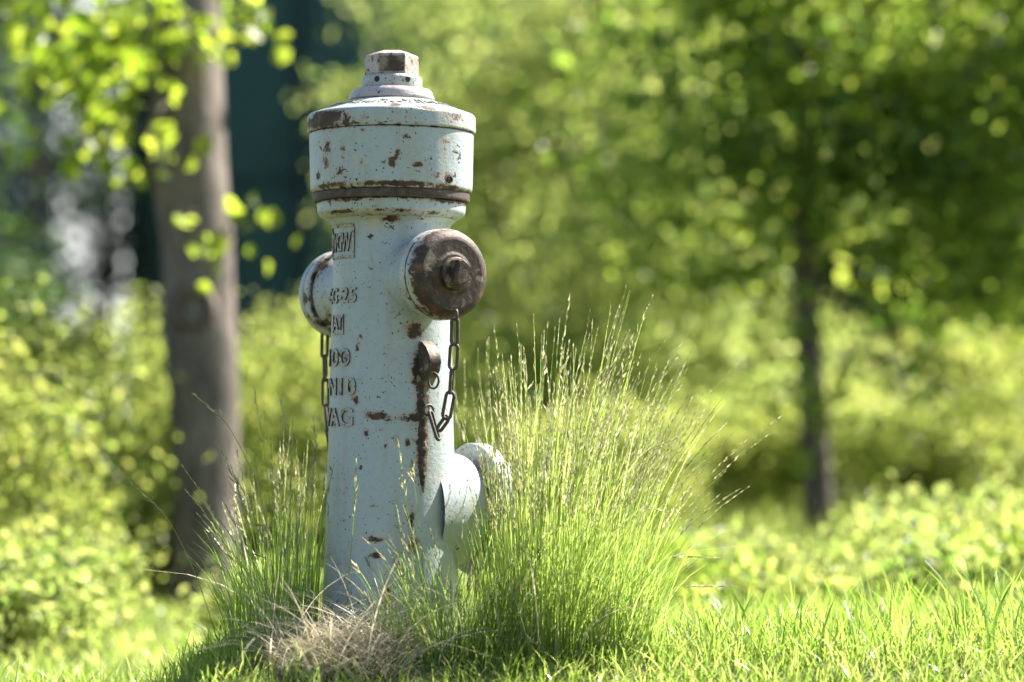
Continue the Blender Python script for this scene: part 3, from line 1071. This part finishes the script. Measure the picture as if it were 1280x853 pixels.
# --- dark evergreens beside the building, with the sky showing through
M['conifer'] = leaf_material('evergreen_leaf', (.014, .040, .030), (.030, .066, .048), (.012, .034, .020), (.035, .08, .04), .3, .5)
for (px, d, h, w, lb) in ((40, 23.0, 5.6, .66, 'dark evergreen standing in front of the pale building'), (128, 24.0, 5.4, .60, 'dark evergreen between the pale building and the court fence')):
    plant('evergreen_tree', lb, 'tree', 'dark evergreens beside the court fence', at(px, d),
          [((0, 0, h * .55), (w, w * .6, h * .46), 190, 22, (.16, .12, .13), dict(gap=.10, gs=1.9))],
          (.10, .06), 'conifer', .02, 5, trunk=[(0, 0, -.1, .10), (.02, 0, h * .4, .07), (0, 0, h * .9, .02)], twigs=6)

# ------------------------------------------------------------------ ball-court fence and building far behind
fd = 25.0
fx0, fx1 = P(165, 515, fd).x, P(375, 515, fd).x
span = fx1 - fx0
fy = CY + fd
fence = empty('court_fence', (fx0, fy, float(gz(fx0, fy))))
tag(fence, 'tall ball-court fence with dark green windscreen panels between steel posts', 'fence')
FH = 6.0
POSTS = list(range(8))
for i in POSTS:
    v, f, _ = lathe([(0, -.2, 0), (.055, -.2, 0), (.055, FH, 0), (.03, FH + .04, 0), (0, FH + .05, 0)], 12, 2, (Vector((i * span, 0, 0)), Vector((0, 0, 1)), Vector((1, 0, 0))))
    mesh('post', v, f, M['post'], fence, 40)
for i, i2 in zip(POSTS[:-1], POSTS[1:]):
    nu, nv = 12, 14
    V_, F_ = [], []
    for a in range(nu + 1):
        for b in range(nv + 1):
            u, w = a / nu, b / nv
            y_ = .09 + .05 * math.sin(u * math.pi) * math.sin(w * 3 * math.pi + i) + .015 * math.sin(u * 22 + i)
            V_.append(((i + u * (i2 - i)) * span, y_, .12 + w * (FH - .25)))
    for a in range(nu):
        for b in range(nv):
            k = a * (nv + 1) + b
            F_.append((k, k + nv + 1, k + nv + 2, k + 1))
    mesh('windscreen_panel', V_, F_, M['screen'], fence, 179)
for z in (.1, FH / 2, FH - .05):
    v, f = tube([(0, .03, z), (7 * span, .03, z)], .024, 8)
    mesh('rail', v, f, M['post'], fence, 60)

bd = 42.0
bxc = P(-120, 515, bd).x
bld = empty('apartment_building', (bxc, CY + bd, float(gz(bxc, CY + bd))))
tag(bld, 'pale grey rendered building seen through leaves beside the court fence', 'building')
BW, BH = 5.3, 10.0
v, f = box((0, 4, BH / 2), (BW, 8, BH))
mesh('wall', v, f, M['wall'], bld, 0)
v, f = box((0, 4, BH + .16), (BW + .6, 8.6, .3))
mesh('roof', v, f, M['roof'], bld, 0)
for lv in range(3):
    for k in range(3):
        x_ = -BW / 2 + 1.0 + k * 1.45
        z_ = 1.6 + lv * 2.9
        v, f = merge([box((x_, -.02, z_ - .72), (1.0, .10, .08)), box((x_, -.02, z_ + .72), (1.0, .10, .08)), box((x_ - .46, -.02, z_), (.08, .10, 1.36)), box((x_ + .46, -.02, z_), (.08, .10, 1.36)), box((x_, -.02, z_), (.06, .09, 1.36))])
        wf = mesh('window', v, f, M['frame'], bld, 0)
        v, f = box((x_, -.005, z_), (.84, .02, 1.36))
        mesh('pane', v, f, M['glass'], wf, 0)


# ------------------------------------------------------------------ grass
def blades(B, H, lean, az, W, curl=2.0, seg=5, tone=None, twist=None, tip=.75):
    """B (n,3) roots; curved tapering strips"""
    N = len(B)
    t = np.linspace(0, 1, seg + 1)[None, :, None]
    az = np.asarray(az)[:, None, None]; H = np.asarray(H)[:, None, None]; lean = np.asarray(lean)[:, None, None]
    dx = np.concatenate([np.cos(az), np.sin(az), np.zeros_like(az)], 2)
    up = np.array([0, 0, 1.0])[None, None, :]
    c = np.asarray(curl)
    c = c[:, None, None] if c.ndim else c
    hor = lean * H * t ** c
    ver = H * (t - .22 * lean ** 1.5 * t ** (c + 1))
    p = B[:, None, :] + dx * hor + up * ver
    a2 = (az + math.pi / 2) if twist is None else (np.asarray(twist)[:, None, None])
    sx_ = np.concatenate([np.cos(a2), np.sin(a2), np.zeros_like(a2)], 2)
    w = np.asarray(W)[:, None, None] * np.clip(1 - t ** 2.2 * .97, .03, 1) ** tip * .5
    V = np.stack([p - sx_ * w, p + sx_ * w], 2).reshape(-1, 3)
    base = np.arange(N)[:, None] * (2 * (seg + 1)) + (np.arange(seg) * 2)[None, :]
    base = base.ravel()
    Q = np.stack([base, base + 1, base + 3, base + 2], 1)
    T = np.repeat(R.uniform(0, 1, N) if tone is None else tone, 2 * (seg + 1))
    return V, Q, T, p


def ground_pts(n, xr, dr):
    x = R.uniform(xr[0], xr[1], n); d = R.uniform(dr[0], dr[1], n)
    y = CY + d
    return np.stack([x, y, gz(x, y) - .006], 1)


# near lawn
Bn = ground_pts(26000, (-1.15, 1.55), (3.6, 5.0))
r0 = np.hypot(Bn[:, 0], Bn[:, 1])
Bn = Bn[r0 > .10]
hum = np.array([noise.noise(Vector((p[0] * 5, p[1] * 5, 0))) for p in Bn])
Hn = R.uniform(.025, .075, len(Bn)) * (1 + .55 * hum) * np.where(Bn[:, 0] > .5, 1.12, .85)
V1, Q1, T1, _ = blades(Bn, Hn, R.uniform(.1, .9, len(Bn)), R.uniform(0, 6.28, len(Bn)), R.uniform(.0018, .0040, len(Bn)), 1.8, 4, np.clip(R.normal(.42, .28, len(Bn)), 0, 1), R.uniform(0, 3.14, len(Bn)))
Bx = ground_pts(9000, (-.3, 1.4), (3.62, 4.1))
Bx = Bx[np.hypot(Bx[:, 0] + .06, (Bx[:, 1] + .22) * 1.5) > .2]
V4, Q4, T4, _ = blades(Bx, R.uniform(.02, .06, len(Bx)), R.uniform(.1, 1.1, len(Bx)), R.uniform(0, 6.28, len(Bx)), R.uniform(.0015, .0035, len(Bx)), 1.7, 4, np.clip(R.normal(.5, .3, len(Bx)), 0, 1), R.uniform(0, 3.14, len(Bx)))
Bt = ground_pts(900, (.35, 1.5), (3.75, 4.6))
Ht = R.uniform(.05, .13, len(Bt)) * (.8 + .45 * sst(.5, 1.0, Bt[:, 0]))
V2, Q2, T2, _ = blades(Bt, Ht, R.uniform(.05, .6, len(Bt)), R.uniform(0, 6.28, len(Bt)), R.uniform(.0025, .0062, len(Bt)), 2, 5, np.clip(R.normal(.25, .25, len(Bt)), 0, 1), R.uniform(0, 3.14, len(Bt)))
Bs = ground_pts(120, (-.95, -.2), (3.75, 4.3))
Hs = R.uniform(.05, .11, len(Bs))
V3, Q3, T3, _ = blades(Bs, Hs, R.uniform(.05, .6, len(Bs)), R.uniform(0, 6.28, len(Bs)), R.uniform(.0025, .006, len(Bs)), 2, 5, None, R.uniform(0, 3.14, len(Bs)))
o_ = quads_mesh('lawn_grass', np.concatenate([V1, V2, V3, V4]), np.concatenate([Q1, Q2 + len(V1), Q3 + len(V1) + len(V2), Q4 + len(V1) + len(V2) + len(V3)]), M['grass'], None, np.concatenate([T1, T2, T3, T4]))
tag(o_, 'short sunlit lawn grass around the fire hydrant', 'grass', kind='stuff')
# meadow behind
Bm = ground_pts(26000, (-2.6, 3.4), (5.0, 11.5))
Bm = Bm[np.abs(Bm[:, 0] - CX) < .24 * (Bm[:, 1] - CY) + .5]
V1, Q1, T1, _ = blades(Bm, R.uniform(.06, .15, len(Bm)) * (1 + 1.0 * sst(5.2, 6.6, Bm[:, 1] - CY) * sst(-.2, .2, Bm[:, 0])) * (1 - .4 * sst(-.2, -.5, Bm[:, 0])), R.uniform(.1, .9, len(Bm)), R.uniform(0, 6.28, len(Bm)), R.uniform(.004, .010, len(Bm)), 1.8, 3, np.clip(R.normal(.6, .28, len(Bm)), 0, 1), R.uniform(0, 3.14, len(Bm)))
Bl = ground_pts(4000, (.25, 1.7), (4.9, 5.8))
nl = len(Bl)
V2, Q2, T2, _ = blades(Bl, R.uniform(.05, .14, nl), R.uniform(.1, .9, nl), R.uniform(0, 6.28, nl), R.uniform(.002, .006, nl), 1.9, 4, np.clip(R.normal(.35, .28, nl), 0, 1), R.uniform(0, 3.14, nl))
o_ = quads_mesh('meadow_grass', np.concatenate([V1, V2]), np.concatenate([Q1, Q2 + len(V1)]), M['grass'], None, np.concatenate([T1, T2]))
tag(o_, 'longer meadow grass between the hydrant and the shrubs', 'grass', kind='stuff')


# tall tufts
def panicle(path, s0, n, size, open_=.35, droop=.2):
    """small husks set along the top of a stalk (path list of Vectors)"""
    V, Q, T = [], [], []
    m = len(path) - 1
    tot = sum((path[i + 1] - path[i]).length for i in range(m))
    for j in range(n):
        t = s0 + (1 - s0) * (j / max(1, n - 1))
        x = t * m
        i = min(m - 1, int(x))
        p = path[i].lerp(path[i + 1], x - i)
        tg = (path[i + 1] - path[i]).normalized()
        a = rnd.uniform(0, 6.28)
        side = Vector((math.cos(a), math.sin(a), rnd.uniform(-.2, .2)))
        L = size * rnd.uniform(.7, 1.3) * (1.25 - .5 * (t - s0) / (1 - s0 + 1e-6))
        op = open_ * rnd.uniform(.2, 1.3) * (1.2 - (t - s0) / (1 - s0 + 1e-6))
        d = (tg + side * op + Vector((0, 0, -droop * op))).normalized()
        gapd = d * L * rnd.uniform(.0, .8)
        w = d.cross(Vector((rnd.uniform(-1, 1), rnd.uniform(-1, 1), .3))).normalized() * L * .13
        k = len(V)
        p2 = p + gapd
        V += [p, p2 + w, p + gapd + d * L, p2 - w]
        # thin pedicel included in the husk's base point
        Q.append((k, k + 1, k + 2, k + 3))
        w2 = w.cross(d).normalized() * L * .12
        V += [p2, p2 + d * L * .5 + w2, p2 + d * L, p2 + d * L * .5 - w2]
        Q.append((k + 4, k + 5, k + 6, k + 7))
        tt = rnd.random()
        T += [tt] * 8
    return V, Q, T


def tuft(name, label, base, n_bl, n_st, n_single, spec):
    x0, y0 = base
    o = Vector((x0, y0, float(gz(x0, y0))))
    root = empty(name, o)
    tag(root, label, 'grass tuft')
    def roots(n, rx, ry):
        a = R.uniform(0, 6.28, n); r = np.sqrt(R.uniform(0, 1, n))
        x = np.cos(a) * r * rx; y = np.sin(a) * r * ry
        z = gz(x + x0, y + y0) - o.z - .008
        ok = np.hypot(x + x0, y + y0) > .118
        return np.stack([x, y, z], 1)[ok]
    B = roots(n_bl, spec['rx'], spec['ry'])
    nb = len(B)
    az = np.arctan2(B[:, 1] + .02, B[:, 0] + spec.get('bias', 0) * spec['rx']) + R.normal(0, .7, nb)
    rr = np.hypot(B[:, 0] / spec['rx'], B[:, 1] / spec['ry'])
    stiff = np.where(np.cos(az) * spec.get('keep', 0) > 0, .28, 1.0)
    V1, Q1, T1, _ = blades(B, R.uniform(spec['bh'][0], spec['bh'][1], nb) * (1.15 - .4 * rr), (R.uniform(.03, .45, nb) + .25 * rr ** 2) * stiff, az, R.uniform(.0009, .0022, nb), 2.1, 6,
                           np.clip(R.normal(spec['tone'], .25, nb), 0, 1), R.uniform(0, 3.14, nb))
    ob = quads_mesh('blades', V1, Q1, M['grass_tall'], root, T1)
    tag(ob, kind='stuff')
    nd = max(20, n_bl // 14)
    B = roots(nd, spec['rx'], spec['ry'])
    nd = len(B)
    V1, Q1, T1, _ = blades(B, R.uniform(.06, spec['bh'][1] * .9, nd), R.uniform(.3, 1.5, nd), R.uniform(0, 6.28, nd), R.uniform(.0016, .0042, nd), R.uniform(1.4, 3.2, nd), 7, None, R.uniform(0, 3.14, nd))
    tag(quads_mesh('dead_blades', V1, Q1, M['hay'], root, T1), kind='stuff')
    # flowering stalks; the boldest few are parts of their own
    B = roots(n_st, spec['rx'] * .9, spec['ry'] * .9)
    ns = len(B)
    az = np.arctan2(B[:, 1] + .02, B[:, 0] + spec.get('bias', 0) * spec['rx']) + R.normal(0, .55, ns)
    rr = np.hypot(B[:, 0] / spec['rx'], B[:, 1] / spec['ry'])
    H = R.uniform(spec['sh'][0], spec['sh'][1], ns) * (1.12 - .42 * rr)
    lean = (R.uniform(.03, .24, ns) + .42 * rr ** 2 * R.uniform(.3, 1.2, ns)) * np.where(np.cos(az) * spec.get('keep', 0) > 0, .25, 1.0)
    tw_ = R.uniform(0, 3.14, ns)
    W_ = R.uniform(.0011, .0017, ns)
    V1, Q1, T1, Pm = blades(B, H, lean, az, W_, 2.3, 9, np.clip(R.normal(spec['tone'] + .25, .2, ns), 0, 1), tw_, .3)
    SV, SQ, ST, k = [], [], [], 0
    keep = list(range(ns - n_single)) if n_single < ns else []
    for i in keep:
        pth = [Vector(p) for p in Pm[i]]
        v, q_, t = panicle(pth, rnd.uniform(.68, .80), rnd.randint(7, 13), rnd.uniform(.007, .011), rnd.uniform(.12, .5))
        SV += v; SQ += [tuple(a + k for a in g) for g in q_]; ST += t; k += len(v)
    nv = 20 * len(keep)
    ob = quads_mesh('stalks', V1[:nv], Q1[:9 * len(keep)], M['grass_tall'], root, T1[:nv]); tag(ob, kind='stuff')
    ob = quads_mesh('seed_heads', np.array([list(v) for v in SV]), np.array(SQ), M['seed'], root, np.array(ST)); tag(ob, kind='stuff')
    for i in range(len(keep), ns):
        single(root, [Vector(p) for p in Pm[i]])
    return root, o


def single(root, pth, n=None, open_=None, wid=.0018, size=None):
    v, f = tube(pth, [wid * .5 * (1 - .6 * j / (len(pth) - 1)) for j in range(len(pth))], 4)
    s = mesh('seed_stalk', v, f, M['grass_tall'], root, 179, {'tone': [rnd.uniform(.5, 1)] * len(v)})
    v, q_, t = panicle(pth, rnd.uniform(.66, .78), n or rnd.randint(9, 15), size or rnd.uniform(.008, .012), open_ or rnd.uniform(.2, .6))
    quads_mesh('seed_head', np.array([list(p) for p in v]), np.array(q_), M['seed'], s, np.array(t))


tr_, to = tuft('tall_grass_tuft', 'large sunlit tuft of feathery flowering grass against the lower outlet', (.295, -.12), 1500, 460, 24,
               dict(rx=.15, ry=.12, bh=(.10, .32), sh=(.33, .58), tone=.5, bias=.35, keep=-1))


def arc(root, o, pts, d, **kw):
    """one stalk through photo points at a given distance, for the ones that stand out"""
    P3 = [P(x, y, dd) - o for (x, y), dd in zip(pts, np.linspace(d[0], d[1], len(pts)))]
    # smooth: Catmull-Rom
    out = []
    Q_ = [P3[0] * 2 - P3[1]] + P3 + [P3[-1] * 2 - P3[-2]]
    for i in range(1, len(Q_) - 2):
        for t in (0, .25, .5, .75):
            a, b, c, e = Q_[i - 1], Q_[i], Q_[i + 1], Q_[i + 2]
            out.append(.5 * ((2 * b) + (c - a) * t + (2 * a - 5 * b + 4 * c - e) * t * t + (3 * b - a - 3 * c + e) * t ** 3))
    out.append(P3[-1])
    single(root, out, **kw)


for pts in ([(672, 815), (682, 640), (697, 480), (711, 376)], [(690, 815), (715, 640), (745, 500), (788, 424)], [(700, 818), (740, 680), (785, 560), (848, 486)],
            [(705, 820), (745, 690), (790, 580), (858, 543)], [(715, 822), (770, 740), (830, 700), (905, 697)], [(720, 822), (775, 760), (840, 735), (908, 733)],
            [(660, 815), (668, 640), (676, 500), (680, 420)], [(700, 818), (735, 660), (762, 560), (790, 505)], [(640, 815), (640, 660), (628, 520), (618, 410)],
            [(650, 815), (655, 650), (660, 520), (655, 440)], [(712, 820), (760, 700), (800, 640), (838, 640)], [(690, 815), (715, 650), (740, 540), (765, 470)],
            [(545, 815), (530, 740), (510, 640), (498, 556)], [(535, 815), (528, 700), (520, 620), (515, 580)], [(430, 815), (436, 720), (442, 650), (445, 585)]):
    arc(tr_, to, pts, (3.9, 3.84), wid=.0024, size=.012)
for k in range(14):
    x0 = 575 + k * 6.5
    x1 = x0 - 14 + rnd.uniform(-14, 26)
    yt = rnd.uniform(425, 500)
    arc(tr_, to, [(x0, 790), (x0 - 2, 680), (x0 + (x1 - x0) * .45, 580), (x1, yt)], (4.2, 4.24), wid=.0021, size=.011)

tl_, tlo = tuft('tall_grass_tuft', 'darker green grass tuft in the shade of the fire hydrant', (-.185, -.02), 480, 90, 10,
                dict(rx=.085, ry=.14, bh=(.12, .28), sh=(.24, .40), tone=.4, bias=0, keep=1))
for pts in ([(272, 800), (245, 720), (210, 650), (165, 604)], [(350, 810), (330, 640), (290, 540), (246, 496)], [(345, 815), (340, 660), (330, 560), (318, 488)],
            [(370, 815), (372, 680), (365, 580), (350, 498)], [(395, 815), (400, 680), (398, 590), (392, 525)], [(320, 815), (312, 700), (300, 620), (275, 560)],
            [(390, 800), (372, 700), (340, 662), (312, 655)], [(380, 800), (365, 735), (345, 705), (310, 690)]):
    arc(tl_, tlo, pts, (3.95, 3.9))

# thinner grass right in front of the hydrant foot
tf_, tfo = tuft('tall_grass_tuft', 'thin wispy grass tuft standing before the foot of the fire hydrant', (.11, -.20), 520, 46, 8,
                dict(rx=.13, ry=.05, bh=(.06, .21), sh=(.14, .28), tone=.42, bias=0))

# dry hay at the foot: bent straws lying over one another
nh = 1500
a = R.uniform(0, 6.28, nh); r_ = np.sqrt(R.uniform(0, 1, nh))
hx = -.06 + np.cos(a) * r_ * .125; hy = -.22 + np.sin(a) * r_ * .09
hz = gz(hx, hy) + R.uniform(0, .032, nh) * (1 - r_ ** 2)
V1, Q1, T1, _ = blades(np.stack([hx, hy, hz], 1), np.where(R.uniform(0, 1, nh) < .14, R.uniform(.09, .2, nh), R.uniform(.02, .07, nh)), R.uniform(.6, 2.4, nh), R.uniform(0, 6.28, nh), R.uniform(.0010, .0024, nh), 1.5, 6, np.clip(R.normal(.55, .3, nh), 0, 1), R.uniform(0, 3.14, nh))
o_ = quads_mesh('dry_hay', V1, Q1, M['hay'], None, T1)
tag(o_, 'dry hay coloured as if sunlit, matted at the foot of the fire hydrant', 'hay', kind='stuff')

# scattered dead blades through the lawn
Bd = ground_pts(520, (-1.0, 1.5), (3.7, 4.7))
nd = len(Bd)
V1, Q1, T1, _ = blades(Bd, R.uniform(.03, .10, nd), R.uniform(.3, 1.8, nd), R.uniform(0, 6.28, nd), R.uniform(.0014, .0032, nd), R.uniform(1.3, 2.6, nd), 5, None, R.uniform(0, 3.14, nd))
tag(quads_mesh('dry_blades', V1, Q1, M['hay'], None, T1), 'scattered dry straw blades among the lawn grass', 'grass', kind='stuff')
